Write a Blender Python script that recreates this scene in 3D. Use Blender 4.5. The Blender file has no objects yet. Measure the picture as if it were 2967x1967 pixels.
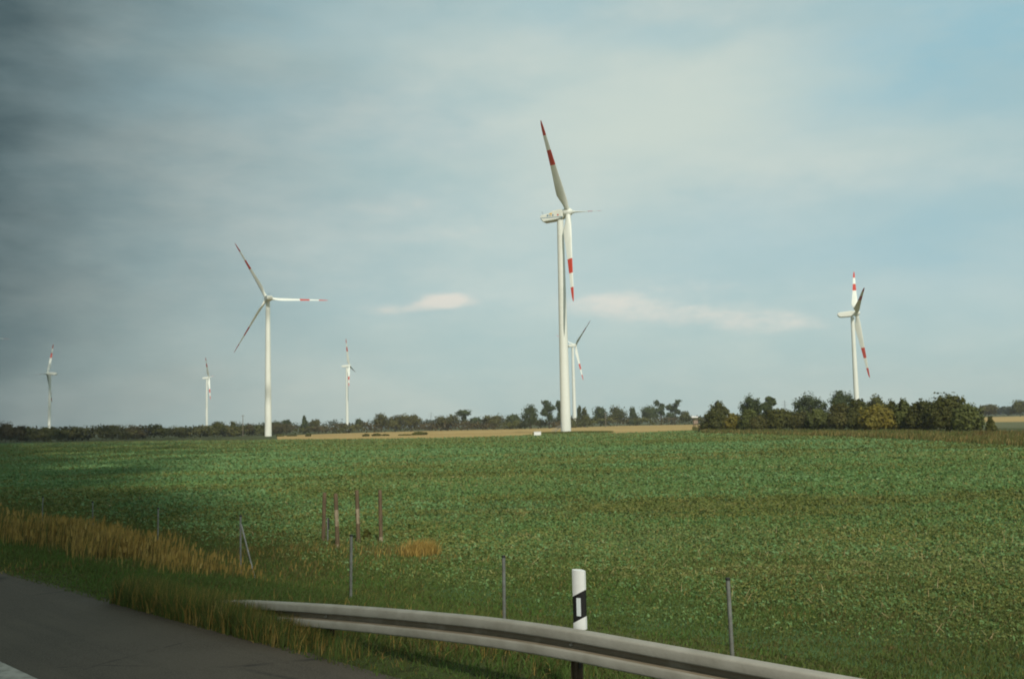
import bpy, bmesh, math, random
import numpy as np
from mathutils import Vector, Matrix

# ------------------------------------------------------------------ camera, sun, sky
scn = bpy.context.scene
COL = scn.collection
F_PX, CX, CY = 2885.0, 1483.5, 983.5          # the photograph's own pixels
EYE = Vector((0.0, 0.0, 2.6))
PITCH, ROLL = math.atan(244 / F_PX), -0.023
cam_d = bpy.data.cameras.new("camera")
cam_d.sensor_width, cam_d.lens = 36.0, 36.0 * F_PX / 2967
cam_d.clip_start, cam_d.clip_end = 0.1, 20000
cam = bpy.data.objects.new("camera", cam_d)
CAM_R = Matrix.Rotation(math.pi / 2 + PITCH, 4, 'X') @ Matrix.Rotation(ROLL, 4, 'Z')
cam.matrix_world = Matrix.Translation(EYE) @ CAM_R
COL.objects.link(cam)
scn.camera = cam

SUN_EL, SUN_AZ = math.radians(40), math.atan2(0.22, -0.975)      # behind the camera, a little to its right
to_sun = Vector((math.sin(SUN_AZ) * math.cos(SUN_EL), math.cos(SUN_AZ) * math.cos(SUN_EL), math.sin(SUN_EL)))
sun_d = bpy.data.lights.new("sun", 'SUN')
sun_d.energy, sun_d.angle, sun_d.color = 2.9, math.radians(0.6), (1.0, 0.94, 0.82)
sun = bpy.data.objects.new("sun", sun_d)
sun.rotation_euler = (-to_sun).to_track_quat('-Z', 'Y').to_euler()
COL.objects.link(sun)

scn.view_settings.view_transform = 'Standard'
scn.view_settings.look = 'None'
scn.view_settings.exposure = 0.25
scn.view_settings.gamma = 1.0
scn.render.engine = 'CYCLES'
scn.cycles.max_bounces = 6
scn.cycles.volume_bounces = 0
scn.cycles.use_denoising = True
scn.cycles.filter_width = 1.9            # the soft lens

D2S = 1 / 0.7971                               # measuring grid (2365 wide) to the photograph's pixels


def ray(px, py):
    return CAM_R.to_3x3() @ Vector(((px - CX) / F_PX, -(py - CY) / F_PX, -1))


def azel(x, y):                                # direction seen at a measured point
    d = ray(x * D2S, y * D2S).normalized()
    return math.atan2(d.x, d.y), math.asin(d.z)


def at(x, y, Y):                               # the point that far out along +Y
    d = ray(x * D2S, y * D2S)
    return EYE + d * (Y / d.y)


def gnd(x, y, z=-1.55):
    d = ray(x * D2S, y * D2S)
    return EYE + d * ((z - EYE.z) / d.z)


world = bpy.data.worlds.new("World")
scn.world = world
world.use_nodes = True
nt = world.node_tree
nt.nodes.clear()


class NG:
    """small helper for writing node trees"""
    def __init__(s, tree): s.t = tree

    def n(s, typ, **kw):
        o = s.t.nodes.new(typ)
        for k, v in kw.items(): setattr(o, k, v)
        return o

    def put(s, sock, v):
        if hasattr(v, 'is_linked') or isinstance(v, bpy.types.NodeSocket): s.t.links.new(v, sock)
        else: sock.default_value = v

    def math(s, op, a, b=0.0, c=0.0, clamp=False):
        o = s.n('ShaderNodeMath', operation=op, use_clamp=clamp)
        for i, v in enumerate((a, b, c)): s.put(o.inputs[i], v)
        return o.outputs[0]

    def vmath(s, op, a, b=(0, 0, 0)):
        o = s.n('ShaderNodeVectorMath', operation=op)
        s.put(o.inputs[0], a); s.put(o.inputs[1], b)
        return o.outputs['Value'] if op in ('LENGTH', 'DOT_PRODUCT', 'DISTANCE') else o.outputs[0]

    def remap(s, v, a, b, c=0.0, d=1.0, smooth=True):
        o = s.n('ShaderNodeMapRange', interpolation_type='SMOOTHSTEP' if smooth else 'LINEAR')
        s.put(o.inputs[0], v)
        for i, x in enumerate((a, b, c, d)): o.inputs[1 + i].default_value = x
        return o.outputs[0]

    def noise(s, vec, scale, detail=3.0, rough=0.55):
        o = s.n('ShaderNodeTexNoise')
        s.put(o.inputs['Vector'], vec)
        o.inputs['Scale'].default_value, o.inputs['Detail'].default_value, o.inputs['Roughness'].default_value = scale, detail, rough
        return o.outputs['Fac']

    def mix(s, f, a, b, typ='MIX'):
        o = s.n('ShaderNodeMix', data_type='RGBA', blend_type=typ)
        s.put(o.inputs[0], f)
        for i, v in ((6, a), (7, b)): s.put(o.inputs[i], v if not isinstance(v, tuple) else (*v, 1.0)[:4])
        return o.outputs[2]


g = NG(nt)
sky = g.n('ShaderNodeTexSky', sky_type='NISHITA', sun_disc=False, sun_elevation=SUN_EL, sun_rotation=SUN_AZ)
sky.air_density, sky.dust_density, sky.ozone_density = 1.0, 1.5, 1.0
gen = g.n('ShaderNodeTexCoord').outputs['Generated']
sep = g.n('ShaderNodeSeparateXYZ'); g.put(sep.inputs[0], gen)
az = g.math('ARCTAN2', sep.outputs[0], sep.outputs[1])
el = g.math('ARCSINE', sep.outputs[2])
ae = g.n('ShaderNodeCombineXYZ'); g.put(ae.inputs[0], az); g.put(ae.inputs[1], el)
ae = ae.outputs[0]
lay = g.vmath('MULTIPLY', ae, (1.0, 2.6, 1.0))                   # cloudy layers stretch along the horizon
nA = g.noise(lay, 5.0, 5.0, 0.55)
nB = g.noise(lay, 14.0, 4.0, 0.6)
nC = g.n('ShaderNodeTexNoise'); g.put(nC.inputs['Vector'], lay); nC.inputs['Scale'].default_value = 8.0; nC.inputs['Detail'].default_value = 4.0
wob = g.vmath('MULTIPLY', g.vmath('SUBTRACT', nC.outputs['Color'], (0.5, 0.5, 0.5)), (0.10, 0.05, 0.0))
aew = g.vmath('ADD', ae, wob)


aes = g.vmath('ADD', ae, g.vmath('MULTIPLY', wob, (0.4, 0.4, 0.4)))


def blob(x, y, wx, wy, k=1.0, lo=1.0, hi=0.0, vec=None):
    a, e = azel(x, y)
    v = g.vmath('SUBTRACT', vec or aew, (a, e, 0))
    v = g.vmath('MULTIPLY', v, (F_PX * 0.7971 / wx, F_PX * 0.7971 / wy, 0))
    return g.math('MULTIPLY', g.remap(g.vmath('LENGTH', v), lo, hi), k)


def total(lst):
    r = lst[0]
    for x in lst[1:]: r = g.math('ADD', r, x)
    return g.math('MINIMUM', r, 1.0)


K = 10.0                                       # Background strength is 0.1
GREY, PALE, BLUE, DARK = (3.45, 4.85, 4.8), (5.2, 5.9, 5.35), (2.3, 4.3, 5.1), (0.64, 1.00, 1.10)
col = g.mix(g.remap(g.math('ADD', g.math('MULTIPLY', nA, 0.7), g.math('MULTIPLY', nB, 0.3)), 0.26, 0.76), GREY, PALE)
col = g.mix(0.15, col, sky.outputs[0])
blue = total([blob(2330, 40, 620, 330, .8), blob(1950, 210, 420, 150, .4), blob(1800, 560, 900, 150, .35), blob(1500, 90, 300, 60, .35),
              blob(2250, 620, 500, 300, .4), blob(700, 60, 600, 130, .6), blob(350, 220, 500, 120, .45), blob(1250, 30, 300, 60, .3)])
col = g.mix(g.math('MULTIPLY', blue, g.remap(nB, 0.25, 0.7, 0.6, 1.0)), col, BLUE)
pale = total([blob(1550, 230, 640, 210, .75), blob(1000, 110, 560, 130, .35), blob(1400, 380, 560, 160, .5), blob(1250, 560, 560, 200, .3), blob(2050, 340, 480, 100, .3), blob(560, 130, 260, 100, .3)])
col = g.mix(pale, col, (5.25, 5.9, 5.3))
W = [(1025, 690, 105, 30, .95), (960, 710, 190, 24, .55), (1060, 705, 90, 22, .5), (1400, 700, 170, 42, .6), (1560, 722, 300, 46, .55), (1760, 738, 210, 40, .5), (1850, 755, 140, 26, .35),
     (1540, 660, 480, 70, .25), (900, 470, 300, 44, .28), (1000, 540, 380, 34, .28), (1560, 800, 420, 40, .22), (930, 830, 300, 26, .2), (1250, 770, 360, 30, .2)]
warm = total([blob(*q, vec=aes) for q in W])
nD = g.noise(g.vmath('MULTIPLY', ae, (1.0, 2.2, 1.0)), 34.0, 5.0, 0.6)
puff = g.remap(g.math('ADD', warm, g.math('MULTIPLY', g.math('SUBTRACT', nD, 0.5), g.math('MULTIPLY', g.remap(warm, 0.0, 0.4), 0.9))), 0.05, 1.0)
col = g.mix(puff, col, (6.7, 6.5, 5.8))
grey = total([blob(1150, 800, 900, 120, .5), blob(900, 400, 420, 90, .35), blob(1700, 850, 900, 110, .35)])
col = g.mix(grey, col, (3.45, 4.75, 4.7))
# vignette painted into the left of the sky as darker colour
sepw = g.n('ShaderNodeSeparateXYZ'); g.put(sepw.inputs[0], aew)
azl = g.math('ADD', sepw.outputs[0], g.math('MULTIPLY', g.math('SUBTRACT', sepw.outputs[1], 0.10), -0.12))
dk = g.remap(azl, math.radians(-29.5), math.radians(4), 1.0, 0.0, smooth=False)
dk = g.math('POWER', dk, 2.1)
dk = g.math('MULTIPLY', dk, g.remap(az, math.radians(-120), math.radians(-60), 0.0, 1.0))
dk = g.math('MULTIPLY', dk, g.remap(nB, 0.2, 0.8, 1.06, 0.9, smooth=False), clamp=True)
col = g.mix(dk, col, DARK)
bg = g.n('ShaderNodeBackground'); g.put(bg.inputs[0], col); bg.inputs[1].default_value = 0.1
out = g.n('ShaderNodeOutputWorld'); nt.links.new(bg.outputs[0], out.inputs[0])

# ------------------------------------------------------------------ helpers
RNG = np.random.default_rng(7)
random.seed(3)
NV = np.array([0.715, 0.699]); SV = np.array([-0.699, 0.715])    # across the road, along the road


def so(s, o):
    return s * SV + o * NV


def tz(x, y):
    """height of the ground"""
    o = np.abs(np.asarray(x) * NV[0] + np.asarray(y) * NV[1] + 3.0) - 3.0   # the bank falls away on both sides of the road
    t = np.clip((o - 7.2) / 8.3, 0, 1)
    return -1.55 * t * t * (3 - 2 * t)


def vnoise(x, y, scale, seed=0):
    """value noise 0..1"""
    r = np.random.default_rng(seed).random((256, 256))
    u, v = np.asarray(x) * scale + 1000.5, np.asarray(y) * scale + 1000.5
    i, j = np.floor(u).astype(int), np.floor(v).astype(int)
    a, b = u - i, v - j
    a, b = a * a * (3 - 2 * a), b * b * (3 - 2 * b)
    q = lambda p, s: r[p % 256, s % 256]
    return (q(i, j) * (1 - a) + q(i + 1, j) * a) * (1 - b) + (q(i, j + 1) * (1 - a) + q(i + 1, j + 1) * a) * b


def tag(o, label=None, cat=None, group=None, kind=None):
    for k, v in (('label', label), ('category', cat), ('group', group), ('kind', kind)):
        if v: o[k] = v
    return o


def empty(name, loc=(0, 0, 0), label=None, cat=None, group=None):
    o = bpy.data.objects.new(name, None)
    o.empty_display_size = 0.5
    o.location = loc
    COL.objects.link(o)
    return tag(o, label, cat, group)


def link(name, me, parent=None):
    o = bpy.data.objects.new(name, me)
    COL.objects.link(o)
    if parent: o.parent = parent
    return o


class MB:
    """collects faces for ONE mesh object"""
    def __init__(s): s.v, s.f, s.m = [], [], []

    def add(s, vs, fs, mi=0):
        b = len(s.v)
        s.v += [tuple(v) for v in vs]
        for q in fs:
            s.f.append([b + i for i in q]); s.m.append(mi)

    def bar(s, p, q, r, r2=None, n=8, mi=0, cap=True):
        p, q = Vector(p), Vector(q)
        r2 = r if r2 is None else r2
        d = (q - p).normalized()
        u = d.orthogonal().normalized(); w = d.cross(u)
        vs = []
        for c, rr in ((p, r), (q, r2)):
            for k in range(n):
                a = 2 * math.pi * k / n
                vs.append(c + (u * math.cos(a) + w * math.sin(a)) * rr)
        fs = [[k, (k + 1) % n, n + (k + 1) % n, n + k] for k in range(n)]
        if cap: fs += [list(range(n))[::-1], list(range(n, 2 * n))]
        s.add(vs, fs, mi)

    def box(s, c, size, mi=0, M=None):
        c, h = Vector(c), Vector(size) / 2
        vs = [Vector((x, y, z)) for x in (-h.x, h.x) for y in (-h.y, h.y) for z in (-h.z, h.z)]
        if M: vs = [M @ v for v in vs]
        s.add([c + v for v in vs], [[0, 1, 3, 2], [4, 6, 7, 5], [0, 4, 5, 1], [2, 3, 7, 6], [0, 2, 6, 4], [1, 5, 7, 3]], mi)

    def loft(s, rings, mis=None, cap=True):
        n = len(rings[0]); b = len(s.v)
        for r in rings: s.v += [tuple(v) for v in r]
        for i in range(len(rings) - 1):
            for k in range(n):
                s.f.append([b + i * n + k, b + i * n + (k + 1) % n, b + (i + 1) * n + (k + 1) % n, b + (i + 1) * n + k])
                s.m.append(mis[i] if mis else 0)
        if cap:
            s.f.append([b + k for k in range(n)][::-1]); s.m.append(mis[0] if mis else 0)
            e = b + (len(rings) - 1) * n
            s.f.append([e + k for k in range(n)]); s.m.append(mis[-1] if mis else 0)

    def build(s, name, mats, parent=None, smooth=False, bevel=0, angle=40):
        me = bpy.data.meshes.new(name)
        me.from_pydata(s.v, [], s.f)
        for m in (mats if isinstance(mats, (list, tuple)) else [mats]): me.materials.append(m)
        me.polygons.foreach_set('material_index', s.m)
        bm = bmesh.new(); bm.from_mesh(me)
        bmesh.ops.recalc_face_normals(bm, faces=bm.faces)
        if bevel:
            ed = [e for e in bm.edges if len(e.link_faces) == 2 and e.calc_face_angle(0) > 0.5]
            bmesh.ops.bevel(bm, geom=ed, offset=bevel, segments=2, affect='EDGES', clamp_overlap=True)
        if smooth:
            for q in bm.faces: q.smooth = True
            for e in bm.edges:
                if len(e.link_faces) == 2 and e.calc_face_angle(0) > math.radians(angle): e.smooth = False
        bm.to_mesh(me); bm.free()
        return link(name, me, parent)


def np_mesh(name, V, nper, mats, mi=None, parent=None):
    """V: (N*nper,3) loose polygons with nper corners each"""
    V = np.ascontiguousarray(V, dtype=np.float32)
    n = len(V) // nper
    me = bpy.data.meshes.new(name)
    me.vertices.add(len(V)); me.vertices.foreach_set('co', V.ravel())
    me.loops.add(len(V)); me.loops.foreach_set('vertex_index', np.arange(len(V), dtype=np.int32))
    me.polygons.add(n); me.polygons.foreach_set('loop_start', np.arange(0, len(V), nper, dtype=np.int32))
    try: me.polygons.foreach_set('loop_total', np.full(n, nper, dtype=np.int32))
    except Exception: pass
    for m in (mats if isinstance(mats, (list, tuple)) else [mats]): me.materials.append(m)
    if mi is not None: me.polygons.foreach_set('material_index', np.asarray(mi, dtype=np.int32))
    me.update(calc_edges=True)
    return link(name, me, parent)


def unit(a):
    return a / np.maximum(np.linalg.norm(a, axis=1, keepdims=True), 1e-9)


def leaf_quads(C, Nn, size, rng, aspect=1.4):
    """pointed leaf clumps: one diamond-like quad each"""
    r = unit(rng.normal(size=C.shape))
    u = unit(np.cross(Nn, r)); v = np.cross(Nn, u)
    s = size[:, None]
    a = u * s * aspect * 0.5; b = v * s * 0.5
    k = (rng.random((len(C), 1)) - 0.5) * 0.5
    V = np.stack([C - a, C - b + a * k, C + a, C + b - a * k * 0.7], axis=1)
    return V.reshape(-1, 3)


# ------------------------------------------------------------------ materials
def mat(name, build=None, col=(0.5, 0.5, 0.5), rough=0.6, metal=0.0, spec=0.3):
    m = bpy.data.materials.new(name); m.use_nodes = True
    t = m.node_tree; b = t.nodes['Principled BSDF']
    b.inputs['Base Color'].default_value = (*col, 1)
    b.inputs['Roughness'].default_value = rough; b.inputs['Metallic'].default_value = metal
    b.inputs['Specular IOR Level'].default_value = spec
    if build: build(NG(t), b)
    return m


def weathered(c1, c2, scale, lo=0.35, hi=0.7, bump=0.0, bscale=None, stretch=(1, 1, 1), obj=True):
    def f(q, b):
        tc = q.n('ShaderNodeTexCoord').outputs['Object'] if obj else q.n('ShaderNodeNewGeometry').outputs['Position']
        v = q.vmath('MULTIPLY', tc, stretch)
        n = q.noise(v, scale, 5.0, 0.6)
        q.put(b.inputs['Base Color'], q.mix(q.remap(n, lo, hi), c1, c2))
        if bump:
            bn = q.n('ShaderNodeBump'); bn.inputs['Strength'].default_value = bump; bn.inputs['Distance'].default_value = 0.05
            q.put(bn.inputs['Height'], q.noise(v, bscale or scale * 6, 4.0, 0.6)); q.put(b.inputs['Normal'], bn.outputs[0])
    return f


def foliage(name, c1, c2, c3, scale=0.35, trans=0.25, rnd=0.5):
    """leaf colour wandering between three tones by place and by plant"""
    m = bpy.data.materials.new(name); m.use_nodes = True
    q = NG(m.node_tree); b = m.node_tree.nodes['Principled BSDF']; o = m.node_tree.nodes['Material Output']
    p = q.n('ShaderNodeNewGeometry').outputs['Position']
    n = q.noise(p, scale, 3.0, 0.6)
    n2 = q.noise(p, scale * 7.3, 2.0, 0.6)
    oi = q.n('ShaderNodeObjectInfo').outputs['Random']
    f = q.math('ADD', n, q.math('MULTIPLY', q.math('SUBTRACT', oi, 0.5), 0.25 * rnd))
    c = q.mix(q.remap(f, 0.35, 0.65), c1, c2)
    c = q.mix(q.remap(n2, 0.5, 0.75), c, c3)
    q.put(b.inputs['Base Color'], c); b.inputs['Roughness'].default_value = 0.65; b.inputs['Specular IOR Level'].default_value = 0.2
    tr = q.n('ShaderNodeBsdfTranslucent'); q.put(tr.inputs[0], c)
    mx = q.n('ShaderNodeMixShader'); mx.inputs[0].default_value = trans
    m.node_tree.links.new(b.outputs[0], mx.inputs[1]); m.node_tree.links.new(tr.outputs[0], mx.inputs[2]); m.node_tree.links.new(mx.outputs[0], o.inputs[0])
    return m


M = {}
M['white'] = mat('turbine_white', weathered((0.73, 0.75, 0.68), (0.64, 0.66, 0.58), 0.25, 0.45, 0.8, stretch=(1, 1, 0.25)), rough=0.45)
M['red'] = mat('signal_red', col=(0.50, 0.055, 0.03), rough=0.5)
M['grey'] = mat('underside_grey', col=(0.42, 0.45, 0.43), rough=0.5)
M['blue'] = mat('stripe_blue', col=(0.05, 0.17, 0.28), rough=0.5)
M['yellow'] = mat('emblem_yellow', col=(0.75, 0.45, 0.04), rough=0.5)
M['dark'] = mat('dark_metal', col=(0.03, 0.032, 0.034), rough=0.5)
M['black'] = mat('matt_black', col=(0.015, 0.014, 0.013), rough=0.6)
M['plastic'] = mat('white_plastic', weathered((0.80, 0.80, 0.77), (0.70, 0.69, 0.64), 6, 0.5, 0.8), rough=0.5)
M['reflector'] = mat('reflector', col=(0.72, 0.76, 0.76), rough=0.25, spec=0.6)
M['zinc'] = mat('galvanised_steel', weathered((0.37, 0.355, 0.305), (0.27, 0.255, 0.21), 2.2, 0.3, 0.7, bump=0.1, bscale=30), rough=0.7, metal=0.0)
M['shade_grime'] = mat('rail_shade_grime', weathered((0.20, 0.165, 0.115), (0.30, 0.27, 0.21), 3.0, 0.45, 0.75), rough=0.9)
M['post'] = mat('fence_steel', weathered((0.21, 0.22, 0.20), (0.14, 0.14, 0.12), 8), rough=0.6, metal=0.3)
M['rust'] = mat('brown_steel', weathered((0.13, 0.095, 0.06), (0.07, 0.05, 0.035), 5), rough=0.7, metal=0.2)
M['wood'] = mat('brown_wood', weathered((0.15, 0.105, 0.060), (0.09, 0.064, 0.038), 3, stretch=(6, 6, 0.8), bump=0.3, bscale=20), rough=0.85)
M['bare'] = mat('bare_wood', weathered((0.34, 0.28, 0.19), (0.17, 0.12, 0.07), 4, stretch=(5, 5, 1)), rough=0.85)
M['board'] = mat('pale_board', weathered((0.34, 0.25, 0.19), (0.24, 0.17, 0.13), 1.5), rough=0.8)
M['bark'] = mat('bark', weathered((0.07, 0.055, 0.04), (0.04, 0.03, 0.022), 2), rough=0.9)
M['lattice'] = mat('lattice_steel', col=(0.22, 0.24, 0.25), rough=0.6, metal=0.3)
M['pole'] = mat('pole_wood', col=(0.18, 0.15, 0.11), rough=0.8)


def asphalt(q, b):
    p = q.n('ShaderNodeNewGeometry').outputs['Position']
    n = q.noise(p, 0.7, 5.0, 0.6); f = q.noise(p, 60.0, 2.0, 0.7)
    c = q.mix(q.remap(n, 0.35, 0.7), (0.088, 0.072, 0.052), (0.066, 0.053, 0.038))
    al = q.n('ShaderNodeCombineXYZ')
    q.put(al.inputs[0], q.math('MULTIPLY', q.vmath('DOT_PRODUCT', p, (-0.699, 0.715, 0)), 0.05)); q.put(al.inputs[1], q.vmath('DOT_PRODUCT', p, (0.715, 0.699, 0)))
    c = q.mix(q.math('MULTIPLY', q.remap(q.noise(al.outputs[0], 2.6, 3.0, 0.6), 0.42, 0.62), 0.7), c, (0.056, 0.046, 0.034))
    c = q.mix(q.remap(f, 0.35, 0.75), c, (0.125, 0.108, 0.084))
    vo = q.n('ShaderNodeTexVoronoi', feature='DISTANCE_TO_EDGE'); q.put(vo.inputs['Vector'], q.vmath('ADD', p, q.vmath('MULTIPLY', q.n('ShaderNodeTexNoise').outputs['Color'], (.3, .3, 0)))); vo.inputs['Scale'].default_value = 0.33
    c = q.mix(q.math('MULTIPLY', q.remap(vo.outputs['Distance'], 0.0, 0.012, 1.0, 0.0), q.remap(n, 0.45, 0.6)), c, (0.03, 0.027, 0.022))
    q.put(b.inputs['Base Color'], c)
    bn = q.n('ShaderNodeBump'); bn.inputs['Strength'].default_value = 0.4; bn.inputs['Distance'].default_value = 0.01
    q.put(bn.inputs['Height'], f); q.put(b.inputs['Normal'], bn.outputs[0])


M['asphalt'] = mat('asphalt', asphalt, rough=0.85)
M['line'] = mat('road_paint', weathered((0.42, 0.40, 0.35), (0.26, 0.245, 0.21), 6, 0.4, 0.7, obj=False), rough=0.7)


def grassy(c1, c2, c3, c4, s1, s2, s3, bump=0.5):
    def f(q, b):
        p = q.n('ShaderNodeNewGeometry').outputs['Position']
        a = q.noise(p, s1, 5.0, 0.6); d = q.noise(p, s2, 5.0, 0.65); e = q.noise(p, s3, 4.0, 0.7)
        c = q.mix(q.remap(a, 0.40, 0.62), c1, c2)
        c = q.mix(q.math('MULTIPLY', q.remap(d, 0.48, 0.68), 0.8), c, c3)
        c = q.mix(q.math('MULTIPLY', q.remap(e, 0.45, 0.7), 0.8), c, c4)
        q.put(b.inputs['Base Color'], c)
        bn = q.n('ShaderNodeBump'); bn.inputs['Strength'].default_value = bump; bn.inputs['Distance'].default_value = 0.15
        q.put(bn.inputs['Height'], q.noise(p, s3, 4.0, 0.7)); q.put(b.inputs['Normal'], bn.outputs[0])
    return f


M['ground'] = mat('verge_soil', grassy((0.060, 0.085, 0.026), (0.095, 0.085, 0.035), (0.045, 0.058, 0.02), (0.03, 0.033, 0.014), 0.06, 0.5, 3.0), rough=0.95, spec=0.1)
M['field'] = mat('crop_soil', grassy((0.062, 0.120, 0.045), (0.092, 0.128, 0.045), (0.050, 0.070, 0.022), (0.034, 0.045, 0.016), 0.022, 0.11, 1.3), rough=0.95, spec=0.1)
M['stubble'] = mat('stubble', grassy((0.36, 0.255, 0.095), (0.44, 0.32, 0.13), (0.29, 0.20, 0.075), (0.24, 0.165, 0.06), 0.012, 0.05, 0.5, 0.3), rough=0.95, spec=0.1)
M['fallow'] = mat('fallow', grassy((0.11, 0.13, 0.07), (0.13, 0.135, 0.06), (0.10, 0.09, 0.045), (0.07, 0.07, 0.03), 0.02, 0.08, 0.6, 0.3), rough=0.95, spec=0.1)

G_LUSH = foliage('grass_lush', (0.108, 0.185, 0.041), (0.130, 0.176, 0.046), (0.086, 0.129, 0.031), 0.5, 0.42, 0)
G_OLIVE = foliage('grass_olive', (0.127, 0.139, 0.041), (0.098, 0.130, 0.034), (0.154, 0.130, 0.050), 0.5, 0.4, 0)
G_GOLD = foliage('grass_gold', (0.40, 0.275, 0.075), (0.31, 0.215, 0.060), (0.47, 0.345, 0.12), 0.5, 0.3, 0)
G_BROWN = foliage('grass_brown', (0.172, 0.122, 0.044), (0.127, 0.106, 0.034), (0.218, 0.163, 0.057), 0.5, 0.25, 0)
C_BLUE = foliage('leaf_bluegreen', (0.135, 0.243, 0.092), (0.114, 0.205, 0.070), (0.192, 0.298, 0.132), 0.15, 0.2, 0)
C_GREEN = foliage('leaf_green', (0.115, 0.207, 0.061), (0.143, 0.226, 0.074), (0.088, 0.151, 0.046), 0.15, 0.25, 0)
C_YELL = foliage('leaf_yellowgreen', (0.193, 0.220, 0.064), (0.148, 0.181, 0.054), (0.273, 0.253, 0.097), 0.15, 0.25, 0)
C_DARK = foliage('leaf_dark', (0.100, 0.136, 0.034), (0.082, 0.112, 0.028), (0.136, 0.144, 0.043), 0.15, 0.2, 0)
C_OLIVE = foliage('leaf_olive', (0.159, 0.172, 0.043), (0.129, 0.149, 0.036), (0.212, 0.187, 0.057), 0.15, 0.2, 0)
W_RUST = foliage('weed_rust', (0.182, 0.106, 0.038), (0.143, 0.100, 0.036), (0.234, 0.150, 0.054), 0.08, 0.3, 0)
W_OLIVE = foliage('weed_olive', (0.149, 0.142, 0.042), (0.115, 0.121, 0.034), (0.203, 0.176, 0.058), 0.08, 0.3, 0)
W_STRAW = foliage('weed_straw', (0.30, 0.235, 0.08), (0.24, 0.19, 0.065), (0.36, 0.28, 0.11), 0.08, 0.3, 0)
C_STRAW = foliage('straw', (0.38, 0.30, 0.15), (0.30, 0.23, 0.10), (0.46, 0.38, 0.22), 0.3, 0.1, 0)
T_DARK = foliage('crown_dark', (0.086, 0.090, 0.019), (0.062, 0.068, 0.014), (0.114, 0.106, 0.024), 0.15)
T_MID = foliage('crown_mid', (0.066, 0.088, 0.027), (0.052, 0.070, 0.021), (0.09, 0.107, 0.035), 0.12)
T_OLIVE = foliage('crown_olive', (0.103, 0.097, 0.025), (0.073, 0.075, 0.020), (0.133, 0.110, 0.035), 0.2)
T_YELL = foliage('crown_yellow', (0.218, 0.178, 0.028), (0.161, 0.144, 0.024), (0.253, 0.196, 0.033), 0.3)
T_BROWN = foliage('crown_brown', (0.085, 0.065, 0.025), (0.065, 0.06, 0.02), (0.11, 0.075, 0.03), 0.2)
T_BUSH = foliage('crown_green', (0.102, 0.118, 0.028), (0.072, 0.086, 0.021), (0.138, 0.138, 0.034), 0.25)
T_FAR = foliage('crown_far', (0.050, 0.066, 0.030), (0.042, 0.056, 0.026), (0.065, 0.075, 0.034), 0.05)

# ------------------------------------------------------------------ ground, road, fields
xs = sorted(set([-6000, -3000, -1200, -500, -200, -80, -40, -25] + [float(v) for v in np.arange(-20, 30.1, 0.7)] + [40, 60, 100, 200, 500, 1200, 3000, 7000]))
ys = sorted(set([-6000, -2500, -900, -300, -100, -50] + [float(v) for v in np.arange(-30, 81, 2.0)] + [110, 160, 250, 450, 900, 2000, 4000, 7000]))
gv = []
for s_ in ys:
    for o_ in xs:
        p = so(s_, o_)
        z = float(tz(p[0], p[1]))
        if 6.9 < o_ < 15 and -30 <= s_ <= 80: z += 0.10 * (float(vnoise(p[0], p[1], 0.5, 5)) - 0.5)
        gv.append((p[0], p[1], z))
nx = len(xs)
gf = [(j * nx + i, j * nx + i + 1, (j + 1) * nx + i + 1, (j + 1) * nx + i) for j in range(len(ys) - 1) for i in range(nx - 1)]
b = MB(); b.add(gv, gf)
tag(b.build('ground', M['ground'], smooth=True), kind='structure')


def sheet(name, pts, z, m):
    b = MB(); b.add([(p[0], p[1], z) for p in pts], [list(range(len(pts)))])
    return tag(b.build(name, m), kind='structure')


def strip(name, o0, o1, s0, s1, z, m, wob=0.0):
    b = MB(); n = 900; vs = []
    for i in range(n + 1):
        s_ = s0 + (s1 - s0) * (i / n) ** 2
        p, q = so(s_, o0), so(s_, o1 + wob * (float(vnoise(s_, 0, 1.3, 9)) + .6 * float(vnoise(s_, 0, 5.1, 19)) - 0.8))
        vs += [(p[0], p[1], z), (q[0], q[1], z)]
    b.add(vs, [(2 * i, 2 * i + 1, 2 * i + 3, 2 * i + 2) for i in range(n)])
    return tag(b.build(name, m), kind='structure')


strip('road', -11.0, 6.52, -60, 600, 0.004, M['asphalt'], 0.12)
strip('road_marking', 3.62, 3.93, -60, 600, 0.008, M['line'])

FRONT = [(640, 1016), (800, 1015), (900, 1014), (1000, 1013), (1100, 1010.5), (1200, 1007), (1250, 1003), (1330, 1000.8), (1400, 1001), (1420, 1002), (1500, 999), (1600, 994.5)]
EDGE_R = [(1640, 1002), (1760, 1005), (1900, 1008), (2000, 1012), (2100, 1018), (2250, 1026), (2365, 1032), (2520, 1040)]
left_pts = [gnd(x, y) for x, y in ((-420, 1032), (-150, 1025), (0, 1021.5), (300, 1019.5), (560, 1017))]
front_pts = [gnd(x, y) for x, y in FRONT]
edge_pts = [gnd(x, y) for x, y in EDGE_R]
near = [so(-70, 16.0), so(-30, 15.8), so(0, 15.9), so(30, 15.7), so(120, 15.9), so(420, 16.0)]
sheet('green_field', [(p.x, p.y) for p in left_pts + front_pts + edge_pts] + [tuple(p) for p in near], -1.54, M['field'])
BACK = [(1640, 980), (1430, 983), (1240, 989), (900, 997), (700, 1004), (640, 1007)]
sheet('stubble_field', [(p.x, p.y) for p in front_pts] + [(gnd(1640, 989).x, gnd(1640, 989).y)] + [(gnd(x, y).x, gnd(x, y).y) for x, y in BACK], -1.52, M['stubble'])
sheet('far_stubble_field', [(gnd(x, y).x, gnd(x, y).y) for x, y in ((2230, 975.5), (2520, 972.5), (2520, 957), (2365, 961), (2230, 964.5))], -1.50, M['stubble'])
sheet('fallow_field', [(gnd(x, y).x, gnd(x, y).y) for x, y in ((2200, 990), (2520, 988), (2520, 972.5), (2230, 975.5))], -1.51, M['fallow'])

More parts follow.
